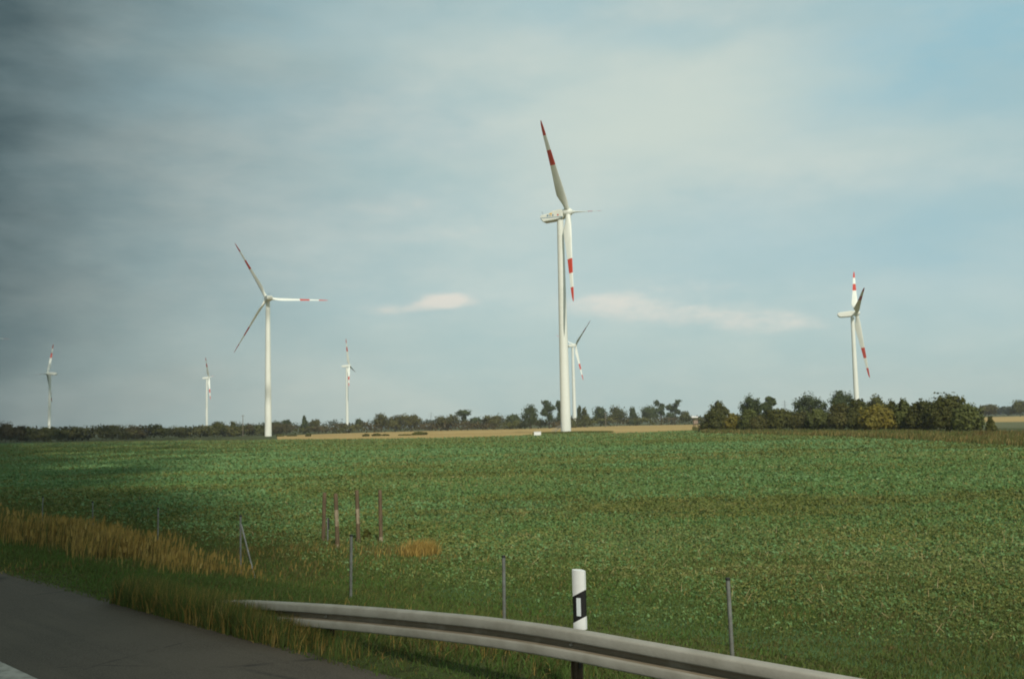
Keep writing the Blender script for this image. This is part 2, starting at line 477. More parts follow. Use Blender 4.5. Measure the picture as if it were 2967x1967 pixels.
# ------------------------------------------------------------------ wind turbines
def make_turbine(base, hubz, R, psi, az0, tilt, cone, over, label, style, pitch=82, extras=False):
    root = empty('wind_turbine', (base[0], base[1], -1.55), label, 'wind turbine', 'wind turbines standing in the fields')
    hz = hubz + 1.55
    psi, az0, tilt, cone = map(math.radians, (psi, az0, tilt, cone))
    a = Vector((math.sin(psi), math.cos(psi), 0)); h = Vector((a.y, -a.x, 0)); up = Vector((0, 0, 1))
    at_ = a * math.cos(tilt) + up * math.sin(tilt); v = h.cross(at_)
    if v.z < 0: v = -v
    k = R / 38.0
    # tower
    b = MB(); n = 40; H = hz - 2.0 * k; rings = []
    for t in np.linspace(0, 1, 13):
        r = (2.05 * (1 - t) + 1.28 * t) * (1.0 if style != 'small' else 0.92)
        for dz, dr in ((0, 0),) if t in (0, 1) else ((-0.06, 0), (-0.05, 0.03), (0.05, 0.03), (0.06, 0)):
            rings.append([((r + dr) * math.cos(2 * math.pi * i / n), (r + dr) * math.sin(2 * math.pi * i / n), H * t + dz) for i in range(n)])
    b.loft(rings)
    tower = b.build('tower', M['white'], root, smooth=True)
    if extras:
        d = MB(); q = Vector((-0.90, -0.43, 0)).normalized(); side = Vector((-q.y, q.x, 0))
        Mx = Matrix((side, q, up)).transposed()
        d.box(q * 2.02 + up * 3.4, (0.95, 0.12, 2.1), M=Mx)
        d.build('door', M['grey'], tower)
        st = MB()
        for sgn in (-0.5, 0.5):
            st.bar(q * 6.2 + side * sgn, q * 2.3 + side * sgn + up * 2.3, 0.07)
            st.bar(q * 6.2 + side * sgn + up * 1.0, q * 2.3 + side * sgn + up * 3.3, 0.045)
            for i in range(5): st.bar(q * (6.2 - i * .95) + side * sgn + up * (0.1 + i * .56), q * (6.2 - i * .95) + side * sgn + up * (1.0 + i * .56), 0.04)
        for i in range(10): st.box(q * (6.0 - i * .4) + up * (0.18 + i * .235), (1.0, 0.28, 0.05), M=Mx)
        st.build('entrance_steps', M['zinc'], root)
    # nacelle
    hub = up * hz + at_ * over
    fr = Matrix((at_, h, v)).transposed()
    W = 1.75 * k
    if style == 'boat':
        prof = [(-1.75, 1.1), (-1.75, -1.7), (-1.9, -2.1), (-4.4, -2.55), (-10.4, -2.4), (-11.6, -0.5), (-11.2, 0.62), (-6.9, 0.78), (-6.3, 1.4), (-2.6, 1.5)]
    else:
        prof = [(-1.4, 1.2), (-1.4, -1.3), (-2.0, -1.75), (-8.8, -1.55), (-10.2, -0.6), (-10.3, 0.9), (-9.6, 1.35), (-2.2, 1.55)]
    b = MB(); prof = [(x * k if style != 'boat' else x, z * k if style != 'boat' else z) for x, z in prof]
    for sg in (-1, 1): b.v += [tuple(hub + fr @ Vector((x, sg * W, z))) for x, z in prof]
    m = len(prof)
    b.f = [list(range(m)), [m + i for i in range(m)][::-1]] + [[i, (i + 1) % m, m + (i + 1) % m, m + i] for i in range(m)]
    b.m = [0] * len(b.f)
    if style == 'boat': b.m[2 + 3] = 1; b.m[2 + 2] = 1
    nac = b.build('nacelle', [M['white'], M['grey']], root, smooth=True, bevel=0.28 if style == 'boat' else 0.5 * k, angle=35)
    if style == 'boat':
        # blue line, emblem and red badge, on both flanks
        for sg in (-1, 1):
            P = lambda x, z: hub + fr @ Vector((x, sg * (W + 0.012), z))
            c = MB(); c.add([P(-11.2, -0.50), P(-11.2, -0.72), P(-1.9, -1.95), P(-1.9, -1.72)], [[0, 1, 2, 3]])
            c.build('side_stripe', M['blue'], nac)
            c = MB()
            def quad(x0, x1, z0, z1, mi, sl=0.0): c.add([P(x0, z0), P(x1, z0), P(x1 + sl, z1), P(x0 + sl, z1)], [[0, 1, 2, 3]], mi)
            quad(-8.5, -7.95, -0.55, 0.22, 0, .1); quad(-7.8, -7.4, -0.62, 0.18, 1, .05); quad(-7.25, -6.95, -0.7, 0.0, 0, .05)
            quad(-7.35, -6.2, 0.12, 0.62, 2, .1); quad(-6.75, -6.45, -0.75, 0.05, 2, .05); quad(-6.2, -5.7, -0.85, -0.05, 0, .15)
            c.build('emblem', [M['blue'], M['grey'], M['yellow']], nac)
            c = MB(); c.add([P(-3.75 + .36 * math.cos(t), -0.72 + .36 * math.sin(t)) for t in np.linspace(0, 2 * math.pi, 17)[:-1]], [list(range(16))])
            c.build('badge', M['red'], nac)
    c = MB(); rear = -10.9 if style == 'boat' else -9.4 * k
    top = hub + fr @ Vector((rear, -0.5, 0.55 if style == 'boat' else 1.3 * k))
    c.bar(top, top + v * 1.9, 0.05, 0.03); c.bar(top + v * 1.2, top + v * 1.2 + h * 0.9, 0.03); c.bar(top + v * 1.2 + h * 0.9, top + v * 1.9 + h * 0.9, 0.04)
    c.build('wind_vane', M['dark'], nac)
    # rotor hub
    b = MB(); rings = []
    for x, r in ((-1.5, 1.15), (-1.45, 1.5), (-0.6, 1.72), (0.4, 1.66), (1.2, 1.3), (1.75, 0.75), (1.98, 0.2)):
        rings.append([hub + fr @ Vector((x * k, r * k * math.cos(t), r * k * math.sin(t))) for t in np.linspace(0, 2 * math.pi, 25)[:-1]])
    b.loft(rings)
    b.build('rotor_hub', M['white'], root, smooth=True, angle=60)
    # blades: feathered, chord along the axis
    ST = [(0.03, 1.9, 1.9), (0.06, 1.9, 1.9), (0.10, 2.25, 1.6), (0.15, 2.95, 1.2), (0.20, 3.4, 0.95), (0.27, 3.2, 0.78), (0.36, 2.75, 0.6), (0.45, 2.35, 0.48), (0.53, 2.05, 0.40),
          (0.61, 1.8, 0.33), (0.69, 1.58, 0.28), (0.77, 1.38, 0.23), (0.845, 1.2, 0.19), (0.90, 1.02, 0.15), (0.95, 0.78, 0.11), (0.985, 0.45, 0.07), (1.0, 0.16, 0.04)]
    for i in range(3):
        th = az0 + i * 2 * math.pi / 3
        er = (h * math.cos(th) + v * math.sin(th)) * math.cos(cone) + at_ * math.sin(cone)
        er.normalize()
        tang = at_.cross(er).normalized(); ax = er.cross(tang) * -1
        if ax.dot(at_) < 0: ax = -ax
        b = MB(); rings = []; mis = []
        for j, (rr, ch, tk) in enumerate(ST):
            P = math.radians(pitch + 8 * max(0, 0.4 - rr) / 0.4)
            cd = -ax * math.sin(P) + tang * math.cos(P); td = ax * math.cos(P) + tang * math.sin(P)
            circ = 1.0 if rr <= 0.06 else max(0.0, (0.2 - rr) / 0.14)
            ring = []
            for s_ in range(16):
                t = 2 * math.pi * s_ / 16
                x = math.cos(t); y = math.sin(t) * (circ + (1 - circ) * (0.62 - 0.38 * x))
                off = (1 - circ) * 0.20
                ring.append(hub + er * (rr * R) + cd * (ch * k * (x * 0.5 + off)) + td * (tk * k * 0.5 * y))
            rings.append(ring)
            if j: mis.append(1 if (0.53 - 1e-6 <= ST[j - 1][0] < 0.69 - 1e-6 or ST[j - 1][0] >= 0.845 - 1e-6) else 0)
        b.loft(rings, mis)
        b.build('blade', [M['white'], M['red']], root, smooth=True, angle=50)
    return root


make_turbine((20.5, 395.4), 86.3, 40.4, 113, 48.9, 5.3, 3.4, 3.4, 'tall white turbine with a blue striped nacelle, largest and nearest', 'boat', extras=True)
make_turbine((-147.6, 600), 81.8, 38.2, 336, 0.3, 4.5, 2.0, 3.6, 'white turbine seen from behind with blades spread wide open, one pointing level right', 'plain', pitch=58)
make_turbine((-581.5, 1250), 78.6, 43.0, 263, 64.8, 2.0, 1.0, 3.4, 'distant greyish turbine against the dark sky, one blade raised and one drooping left', 'plain')
make_turbine((-455.1, 1480), 81.0, 36.1, 83, 52.9, 5.4, 2.3, 3.2, 'smallest distant turbine just left of the wide open turbine, blade straight up', 'plain')
make_turbine((-216.8, 1300), 82.8, 36.8, 91, 70.2, 4.9, 2.1, 3.2, 'distant turbine between the wide open turbine and the largest one, foot among the trees', 'plain')
make_turbine((62.1, 1020), 81.2, 36.9, 58, 38.6, 5.4, 2.1, 3.6, 'smaller turbine half hidden directly behind the tower of the largest turbine', 'plain')
make_turbine((254.5, 740), 78.7, 50.5, 106, 14.5, 4.1, 5.0, 3.0, 'white turbine rising behind the bushes, with two blades up in a narrow V', 'plain', pitch=86)
p8 = at(-85, 774, 824)
make_turbine((p8.x, 824), p8.z, 37.5, 320, -3.0, 4.0, 1.0, 3.4, 'turbine mostly outside the frame with one blade tip reaching in at the edge', 'plain')

# mound of grass round the nearest turbine's foot
b = MB(); n = 36; rings = []
for r, z in ((15.5, 0.0), (12, 0.12), (8, 0.24), (3, 0.3), (0.1, 0.3)):
    rings.append([(22.5 + r * math.cos(t) * (1 + .1 * math.sin(3 * t)), 384 + 1.5 * r * math.sin(t), -1.56 + z) for t in np.linspace(0, 2 * math.pi, n + 1)[:-1]])
b.loft(rings)
tag(b.build('mound', M['ground'], smooth=True), kind='structure')

# ------------------------------------------------------------------ trees and bushes
def crown_mesh(blobs, n, size, rng, sub=14, spread=0.30):
    w = np.array([(q[3] * q[4] * q[5]) ** (2 / 3) for q in blobs]); w /= w.sum()
    Cs, Ns = [], []
    for q, ww in zip(blobs, w):
        c, r = np.array(q[:3]), np.array(q[3:6])
        cnt = max(20, int(n * ww)); k = max(5, int(sub))
        d = unit(rng.normal(size=(k, 3))); d[:, 2] = np.where(d[:, 2] < -0.6, -d[:, 2], d[:, 2])
        cc = d * (0.45 + 0.5 * rng.random((k, 1)))
        idx = rng.integers(0, k, cnt)
        loc = cc[idx] + np.clip(rng.normal(size=(cnt, 3)), -1.7, 1.7) * spread * (0.6 + 0.8 * rng.random((k, 1)))[idx]
        nn = unit(unit(loc) + unit(loc - cc[idx] * 0.8) * 0.6 + rng.normal(size=(cnt, 3)) * 0.55)
        Cs.append(c + loc * r); Ns.append(nn)
    C, Nn = np.concatenate(Cs), np.concatenate(Ns)
    return C, Nn, size * (0.55 + 0.9 * rng.random(len(C)))


def tree_blobs(kind, w, h, rng):
    if kind == 'round':
        return [(0, 0, h * .60, w * .46, w * .46, h * .38), (-w * .2, 0, h * .42, w * .3, w * .3, h * .26), (w * .2, .1, h * .45, w * .3, w * .3, h * .28), (w * .06, 0, h * .78, w * .28, w * .28, h * .2)]
    if kind == 'flat':
        return [(-w * .24, 0, h * .66, w * .27, w * .3, h * .3), (w * .22, 0, h * .68, w * .28, w * .3, h * .3), (0, 0, h * .5, w * .42, w * .38, h * .34)]
    if kind == 'airy':
        L = [(w * rng.uniform(-.3, .3), w * rng.uniform(-.25, .25), h * z, w * rng.uniform(.17, .27), w * .22, h * rng.uniform(.08, .13)) for z in (.35, .47, .58, .68, .78, .88)]
        return L + [(0, 0, h * .62, w * .22, w * .22, h * .2)]
    if kind == 'umbrella':
        return [(0, 0, h * .84, w * .48, w * .48, h * .13), (-w * .2, 0, h * .75, w * .25, w * .25, h * .10), (w * .22, 0, h * .76, w * .24, w * .24, h * .11), (0, 0, h * .62, w * .20, w * .20, h * .16), (w * .05, 0, h * .40, w * .24, w * .24, h * .2)]
    if kind == 'lobed':
        L = [(w * x, w * rng.uniform(-.2, .2), h * z, w * r, w * r, h * r * 1.0) for x, z, r in ((-.3, .60, .2), (-.08, .74, .24), (.16, .70, .22), (.34, .58, .16), (0, .5, .3), (-.2, .45, .2), (.24, .44, .2))]
        return L
    if kind == 'cone':
        return [(0, 0, h * .2, w * .48, w * .48, h * .22), (0.04 * w, 0, h * .48, w * .36, w * .36, h * .24), (-.05 * w, 0, h * .76, w * .24, w * .24, h * .24)]
    # bush: from the ground up
    L = [(0, 0, h * .42, w * .46, w * .42, h * .44)]
    for i in range(5):
        x = w * (-.36 + .18 * i + rng.uniform(-.05, .05)); hh = h * rng.uniform(.52, .8)
        L.append((x, w * rng.uniform(-.25, .15), hh * .55, w * .22, w * .25, hh * .5))
    L.append((w * rng.uniform(-.15, .15), 0, h * .74, w * .24, w * .24, h * .25))
    for i in range(6):
        x = rng.uniform(-.42, .42); L.append((w * x, w * rng.uniform(-.2, .2), h * (.90 - .9 * x * x + rng.uniform(-.10, .06)), w * rng.uniform(.05, .10), w * .09, h * rng.uniform(.06, .12)))
    return L


def make_tree(x0, x1, ytop, D, kind, m, label, cat='tree', group=None, n=700, leaf=None, seed=0, name=None, depth=1.0):
    rng = np.random.default_rng(1000 + seed)
    xc = (x0 + x1) / 2
    top = at(xc, ytop, D)
    w = (x1 - x0) * D2S / F_PX * D; h = top.z + 1.55
    is_bush = kind == 'bush'
    root = empty(name or ('bush' if is_bush else 'tree'), (top.x, top.y, -1.55), label, cat, group)
    blobs = tree_blobs(kind, w, h * 1.02, rng)
    blobs = [(q[0], q[1] * depth, q[2], q[3], q[4], q[5]) for q in blobs]
    leaf = leaf or max(0.30, D * 0.00105)
    C, Nn, S = crown_mesh(blobs, n, leaf, rng)
    C[:, 2] = np.maximum(C[:, 2], 0.15)
    zmax = np.quantile(C[:, 2], 0.985); C[:, 2] *= h / max(zmax, 0.1)
    np_mesh('foliage' if is_bush else 'crown', leaf_quads(C, Nn, S, rng), 4, m, None, root)
    b = MB()
    if is_bush:
        for i in range(7):
            a = rng.uniform(0, 6.28); b.bar((0.05 * math.cos(a), 0.05 * math.sin(a), -0.1), (w * .3 * math.cos(a), w * .25 * math.sin(a), h * .6), 0.09, 0.03, n=5)
        b.build('stem', M['bark'], root)
    else:
        r = max(0.18, h * 0.022)
        b.bar((0, 0, -0.1), (0.05 * w, 0, h * .4), r, r * .75, n=7); b.bar((0.05 * w, 0, h * .4), (0, 0, h * .82), r * .75, r * .25, n=7)
        for q in blobs: b.bar((0.03 * w, 0, h * min(.36, q[2] / h * .7)), q[:3], r * .5, r * .15, n=5)
        b.build('trunk', M['bark'], root, smooth=True)
    return root


GT = 'trees in the long line beyond the fields'
TREES = [
    (1203, 1242, 936.5, 730, 'round', T_MID, 'round bushy tree left of the gappy tree near the largest turbine'),
    (1244, 1289, 926, 740, 'airy', T_MID, 'tall gappy tree just left of the foot of the largest turbine'),
    (1283, 1302, 927, 760, 'airy', T_MID, 'tree mostly hidden behind the largest turbine tower, leaves at its left side'),
    (1330, 1342, 939, 900, 'airy', T_MID, 'thin sprig of a tree beside the foot of the half hidden turbine'),
    (1337, 1364, 945, 800, 'cone', T_DARK, 'pointed dark tree just right of the half hidden turbine'),
    (1368, 1402, 941, 860, 'round', T_MID, 'greyish round tree left of the widest dome shaped tree'),
    (1400, 1447, 940, 850, 'round', T_DARK, 'widest dome shaped tree right of the largest turbine'),
    (1448, 1476, 943, 880, 'cone', T_MID, 'small pointed tree between two dome shaped trees'),
    (1478, 1520, 939, 870, 'round', T_MID, 'dome shaped tree touching a thin tall tree'),
    (1512, 1537, 926, 900, 'airy', T_MID, 'thin tall tree with see-through crown, left one of two'),
    (1539, 1575, 925, 880, 'airy', T_MID, 'tall see-through tree nearest the hunting hide, leaning right'),
    (1570, 1594, 951, 860, 'round', T_DARK, 'low dark tree just behind the white roof of the hunting hide'),
    (861, 900, 957, 760, 'round', T_OLIVE, 'rounded olive tree, left of three joined crowns'),
    (896, 928, 961, 765, 'flat', T_OLIVE, 'flat topped olive tree, middle of three joined crowns'),
    (925, 972, 958, 760, 'flat', T_OLIVE, 'broad olive tree, right of three joined crowns'),
    (693, 713, 964, 800, 'cone', T_MID, 'pointed tree standing above the hedge right of the wide open turbine'),
    (820, 836, 969, 900, 'round', T_MID, 'small round tree top just right of the foot of a distant turbine'),
    (628, 648, 975, 780, 'round', T_DARK, 'dark low tree touching the tower of the wide open turbine'),
    (649, 672, 971, 800, 'round', T_MID, 'pale green low tree second right of the wide open turbine'),
    (715, 739, 970, 790, 'flat', T_OLIVE, 'low olive tree right of the pointed tree in the hedge'),
    (1056, 1085, 948, 840, 'umbrella', T_MID, 'umbrella shaped tree spreading above the hedge'),
    (1004, 1060, 959, 770, 'flat', T_OLIVE, 'broad low tree left of the umbrella shaped tree'),
    (1114, 1162, 960, 770, 'flat', T_OLIVE, 'broad low tree between the umbrella shaped tree and the largest turbine'),
    (1084, 1112, 965, 800, 'round', T_MID, 'small tree right under the umbrella shaped tree'),
    (1166, 1202, 958, 800, 'round', T_MID, 'pale low tree left of the round bushy tree'),
    (-6, 32, 977, 575, 'round', T_BROWN, 'dark rounded tree at the very left end of the tree line'),
    (30, 60, 984, 578, 'round', T_BROWN, 'lower dark tree next to the leftmost one'),
    (485, 522, 975, 640, 'round', T_DARK, 'dark round tree standing up right of the smallest turbine'),
    (527, 552, 975, 655, 'cone', T_DARK, 'dark pointed tree left of the thin pole'),
    (563, 585, 981, 690, 'round', T_BROWN, 'brownish low tree right of the thin pole'),
]
for i, t in enumerate(TREES):
    make_tree(*t, group=GT, n=2000, seed=i)
GB = 'trees behind the thicket'
for i, t in enumerate([
    (1638, 1682, 930, 420, 'lobed', T_DARK, 'small dark tree over the left end of the thicket'),
    (1708, 1758, 919, 430, 'lobed', T_MID, 'rounded grey green tree touching a gappy tree behind the thicket'),
    (1752, 1795, 918, 435, 'airy', T_MID, 'gappy tree with sky showing through, behind the thicket'),
    (1829, 1908, 914, 430, 'lobed', T_MID, 'broad dome shaped tree standing alone behind the thicket'),
    (1912, 1976, 905, 420, 'lobed', T_MID, 'tallest tree behind the thicket, against the turbine tower'),
    (1995, 2048, 919, 400, 'lobed', T_DARK, 'dark tree just right of the turbine tower behind the thicket'),
    (2262, 2299, 936, 900, 'flat', T_OLIVE, 'rounded tree in front of the far wood, right of the thicket'),
    (2336, 2372, 927, 880, 'round', T_DARK, 'tree at the right end of the far wood'),
]):
    make_tree(*t, group=GB, n=3600, seed=50 + i, leaf=0.55 if t[3] < 500 else 1.0)
GH = 'bushes of the thicket'
for i, t in enumerate([
    (1622, 1682, 953, 322, 'bush', T_DARK, 'dark bush at the left end of the thicket, beside the hunting hide'),
    (1675, 1712, 958, 312, 'bush', T_YELL, 'yellowish bush, leftmost yellow one of the thicket'),
    (1708, 1750, 948, 308, 'bush', T_BUSH, 'green bush between two yellowish bushes'),
    (1736, 1767, 962, 297, 'bush', T_OLIVE, 'yellow green low bush below the gappy tree'),
    (1760, 1833, 948, 300, 'bush', T_DARK, 'wide dark bush right of the yellow green low bush'),
    (1826, 1868, 955, 290, 'bush', T_OLIVE, 'olive bush below the dome shaped tree'),
    (1860, 1917, 948, 285, 'bush', T_BUSH, 'dark bush with lit top below the right of the dome shaped tree'),
    (1908, 1970, 934, 275, 'bush', T_OLIVE, 'tall olive brown bush below the tallest tree'),
    (1955, 2002, 927, 262, 'bush', T_DARK, 'dark bush hiding the foot of the turbine tower'),
    (1990, 2064, 940, 245, 'bush', T_YELL, 'large yellow bush in the middle of the thicket'),
    (2045, 2072, 931, 255, 'bush', T_DARK, 'narrow dark bush just right of the large yellow bush'),
    (2064, 2103, 929, 245, 'bush', T_BUSH, 'dark bush with a notched top right of the large yellow bush'),
    (2096, 2132, 935, 240, 'bush', T_DARK, 'lower dark bush left of the biggest bush'),
    (2120, 2156, 930, 238, 'bush', T_DARK, 'dark bush leaning on the left of the biggest bush'),
    (2140, 2234, 918, 228, 'bush', T_DARK, 'biggest and highest dark bush of the thicket'),
    (2200, 2264, 938, 218, 'bush', T_BUSH, 'dark bush closing the right end of the thicket'),
]):
    make_tree(*t, cat='bush', group=GH, n=6000 if t[1] - t[0] < 70 else 9500, seed=100 + i, leaf=0.42, depth=0.6)
make_tree(2276, 2298, 964, 208, 'cone', T_DARK, 'small upright shrub standing alone right of the thicket', cat='shrub', n=2200, leaf=0.32, seed=130, name='shrub')
for i, (x0, x1, yt, D, lb) in enumerate([
    (955, 984, 998, 455, 'dark upright shrub in the pale field, largest of the row'), (922, 950, 1004, 450, 'low dark shrub second left of the largest field shrub'),
    (862, 878, 1002, 455, 'low rounded shrub in the middle of the field row'), (884, 897, 1003.5, 452, 'lowest shrub right of the middle of the field row'), (838, 852, 1003, 450, 'little pointed shrub at the left end of the field row'),
    (706, 718, 1002, 520, 'tiny dark shrub between the wide open turbine and the field row'), (640, 656, 1003, 570, 'dark low shrub right of the foot of the wide open turbine'), (664, 684, 1004.5, 560, 'wider low shrub second right of the foot of the wide open turbine')]):
    make_tree(x0, x1, yt, D, 'bush', T_DARK, lb, cat='shrub', group='shrubs dotted along the edge of the pale field', n=1100, leaf=0.55, seed=140 + i, name='shrub')
pos = gnd(1063 * .7971, 1243, -1.45)
make_tree(1063 * .7971 - 9, 1063 * .7971 + 9, 1223, pos.y, 'cone', T_DARK, 'small dark shrub among the wooden posts', cat='shrub', n=420, leaf=0.10, seed=150, name='shrub')


def wood(name, spans, mats, size, n_per, seed, label, cat='woodland'):
    """a far strip of wood that reads as one mass"""
    rng = np.random.default_rng(seed)
    V, MI = [], []
    for (xa, xb, D0, D1, ya, yb) in spans:
        step = max(6.0, 0.018 * D0) / D0 * F_PX * 0.7971
        x = xa
        while x < xb:
            t = (x - xa) / (xb - xa); D = D0 + (D1 - D0) * t + rng.uniform(-0.02, 0.03) * D0
            top = at(x, ya + (yb - ya) * t + rng.normal() * 2.3, D); h = max(2.0, top.z + 1.55); w = step * D / F_PX * D2S * rng.uniform(1.4, 2.1)
            C, Nn, S = crown_mesh([(top.x, top.y, -1.55 + h * .45, w * .5, w * .5, h * .5), (top.x + rng.uniform(-.3, .3) * w, top.y, -1.55 + h * .72, w * .3, w * .3, h * .28)], n_per, size, rng)
            C[:, 2] = np.maximum(C[:, 2], -1.3)
            V.append(leaf_quads(C, Nn, S, rng)); MI.append(np.full(len(C), rng.integers(0, len(mats))))
            x += step * rng.uniform(0.7, 1.2)
    o = np_mesh(name, np.concatenate(V), 4, mats, np.concatenate(MI))
    return tag(o, label, cat, None, 'stuff')


wood('woodland', [(-160, 105, 570, 585, 987, 987), (105, 124, 590, 590, 994, 994), (124, 310, 590, 620, 986, 985), (310, 560, 620, 660, 985, 983), (560, 640, 700, 720, 983, 982)], [T_BROWN, T_DARK, T_OLIVE], 1.0, 950, 21,
     'dark unbroken strip of woodland along the left horizon')
wood('hedgerow', [(600, 794, 760, 755, 984, 979), (808, 1200, 755, 755, 977, 974), (1200, 1318, 750, 760, 972, 971), (1318, 1332, 800, 800, 977, 977), (1332, 1640, 850, 880, 967, 964)], [T_OLIVE, T_BROWN, T_DARK], 1.1, 380, 22,
     'low brownish hedge running under the trees beyond the pale field', 'hedge')
wood('far_woodland', [(560, 1300, 1900, 1900, 976, 966), (1300, 1720, 1900, 1850, 966, 957), (1720, 2440, 1500, 1250, 952, 938)], [T_FAR], 2.4, 260, 23,
     'far bluish woods along the horizon between nearer trees')

# ------------------------------------------------------------------ weeds, crop leaves, grass
def grass(name, P, H, W, mats, mi, rng, label, cat, lean=0.35, wind=(0.12, -0.05)):
    """bent three-corner blades, two faces each (5 corners -> quad + tip)"""
    n = len(P)
    a = rng.random(n) * 2 * np.pi
    d = np.stack([np.cos(a), np.sin(a), np.zeros(n)], 1)
    la = rng.random(n) * 2 * np.pi; lm = lean * rng.random(n) ** 1.3
    L = np.stack([np.cos(la) * lm + wind[0], np.sin(la) * lm + wind[1], np.zeros(n)], 1) * H[:, None]
    up = np.zeros((n, 3)); up[:, 2] = H
    w = d * W[:, None] * 0.5
    m = P + up * 0.55 + L * 0.35
    t = P + up * (1 - 0.25 * lm[:, None]) + L
    q1 = np.stack([P - w, P + w, m + w * .8, m - w * .8], 1).reshape(-1, 3)
    q2 = np.stack([m - w * .8, m + w * .8, t + w * .08, t - w * .08], 1).reshape(-1, 3)
    o = np_mesh(name, np.concatenate([q1, q2]), 4, mats, np.concatenate([mi, mi]))
    return tag(o, label, cat, None, 'stuff')


def inview(P, mx=0.16):
    R3 = np.array(CAM_R.to_3x3())
    q = (P - np.array(EYE)) @ R3
    z = -q[:, 2]
    u = F_PX * q[:, 0] / np.maximum(z, .01) / 2967; v = F_PX * q[:, 1] / np.maximum(z, .01) / 1967
    return (z > 1) & (np.abs(u) < 0.5 + mx) & (np.abs(v) < 0.5 + mx)


def scatter_so(n, s0, s1, o0, o1, rng, ps=1.0):
    s_ = s0 + (s1 - s0) * rng.random(n) ** ps; o_ = o0 + (o1 - o0) * rng.random(n)
    p = s_[:, None] * SV + o_[:, None] * NV
    P = np.column_stack([p, tz(p[:, 0], p[:, 1]) - 0.02])
    k = inview(P)
    return P[k], s_[k], o_[k]


# short mixed grass on the bank
rng = np.random.default_rng(31)
P, s_, o_ = scatter_so(1400000, -18, 78, 6.38, 29.5, rng, 1.5)
q = vnoise(P[:, 0], P[:, 1], 0.45, 1) * 0.6 + vnoise(P[:, 0], P[:, 1], 1.7, 2) * 0.4
dist = np.linalg.norm(P[:, :2], axis=1)
q2 = vnoise(P[:, 0], P[:, 1], 0.16, 6)
far_ = np.clip((o_ - 12.5) / 2.5, 0, 1)
dry = np.clip(0.07 + (0.9 - .6 * far_) * (q - 0.55) + 0.35 * np.exp(-((o_ - 9.0) / 1.2) ** 2) * np.exp(-((s_ - 12) / 5) ** 2) - 0.2 * np.exp(-((o_ - 12) / 1.8) ** 2), 0.02, 0.75)
r = rng.random(len(P))
mi = np.where(r < dry * (.22 - .12 * far_), 2, np.where(r < dry * .6, 3, np.where(r < dry + 0.30 + 0.45 * np.clip((o_ - 13) / 4, 0, 1) * (q2 > .42), 1, 0)))
H = (0.07 + 0.13 * rng.random(len(P)) ** 1.5) * (1 - .3 * far_) * (0.7 + 0.9 * q) * np.where(mi == 2, 1.35, 1.0)
H *= np.clip(0.30 + (o_ - 6.5) * 0.55, 0.35, 1.0)
H += 0.26 * rng.random(len(P)) * np.clip((s_ - 9.5) / 3.5, 0, 1) * np.exp(-((s_ - 13.0) / 3.0) ** 2) * np.exp(-((o_ - 6.9) / 0.5) ** 2)
k = rng.random(len(P)) < np.clip((28 + 6 * (q2 - .5) - o_) / 9, 0, 1)
P, s_, o_, q, q2, dist, mi, H, far_ = (v[k] for v in (P, s_, o_, q, q2, dist, mi, H, far_))
W = (0.006 + 0.0009 * dist * (0.7 + .6 * rng.random(len(P)))) * np.where(mi == 2, .55, 1.0)
grass('verge_grass', P, H, W, [G_LUSH, G_OLIVE, G_GOLD, G_BROWN], mi, rng, 'short green and dry grass covering the roadside bank', 'grass', 1.0)

rng = np.random.default_rng(39)
P, s_, o_ = scatter_so(20000, 9.3, 15.5, 6.4, 6.95, rng)
k = rng.random(len(P)) < np.clip((s_ - 9.3) / 1.8, 0, 1) * np.clip(vnoise(P[:, 0], P[:, 1], 2.0, 7) * 1.8 - .1, 0.1, 1)
P, s_ = P[k], s_[k]
grass('rough_grass', P, (0.16 + 0.26 * rng.random(len(P))) * np.clip(.75 + (s_ - 10.3) * .2, .6, 1.15), np.full(len(P), .010), [G_OLIVE, G_LUSH, G_GOLD], np.where(rng.random(len(P)) < .5, 0, np.where(rng.random(len(P)) < .55, 1, 2)), rng, 'rough grass growing over the sunken end of the guardrail', 'grass', 0.5)

# tall dry grass along the bank further on
rng = np.random.default_rng(32)
P, s_, o_ = scatter_so(300000, 15.0, 48, 7.9, 13.2, rng, 1.2)
den = np.clip((s_ - 17.5) / 7, 0, 1) * np.exp(-((o_ - (9.6 + 0.05 * (s_ - 16))) / 1.1) ** 2) * np.clip(vnoise(P[:, 0], P[:, 1], 1.3, 4) * 2.4 - 0.7, 0.03, 1) * np.clip((32.5 - s_) / 5, 0.0, 1)
k = rng.random(len(P)) < den * 0.8
P, s_, o_ = P[k], s_[k], o_[k]
mi = np.where(rng.random(len(P)) < 0.5, 0, np.where(rng.random(len(P)) < 0.6, 1, 2))
H = (0.28 + 0.60 * rng.random(len(P)) ** 1.5) * np.clip(0.35 + (s_ - 15.5) * .075, 0.35, 1.0) * (0.65 + .7 * vnoise(P[:, 0], P[:, 1], 0.9, 44))
W = 0.003 + 0.0006 * np.linalg.norm(P[:, :2], axis=1)
hd = rng.random(len(P)) < .25
HP = P[hd] + np.column_stack([rng.normal(size=(hd.sum(), 2)) * .04 + np.array([.05, -.02]), H[hd] * .82])
P, mi = np.concatenate([P, HP]), np.concatenate([mi, np.zeros(hd.sum(), int)])
H, W = np.concatenate([H, .10 + .08 * rng.random(hd.sum())]), np.concatenate([W, W[hd] * 2.2])
grass('tall_grass', P, H, W, [G_GOLD, G_BROWN, G_OLIVE], mi, rng, 'tall golden dry grass growing along the bank', 'grass', 0.3)

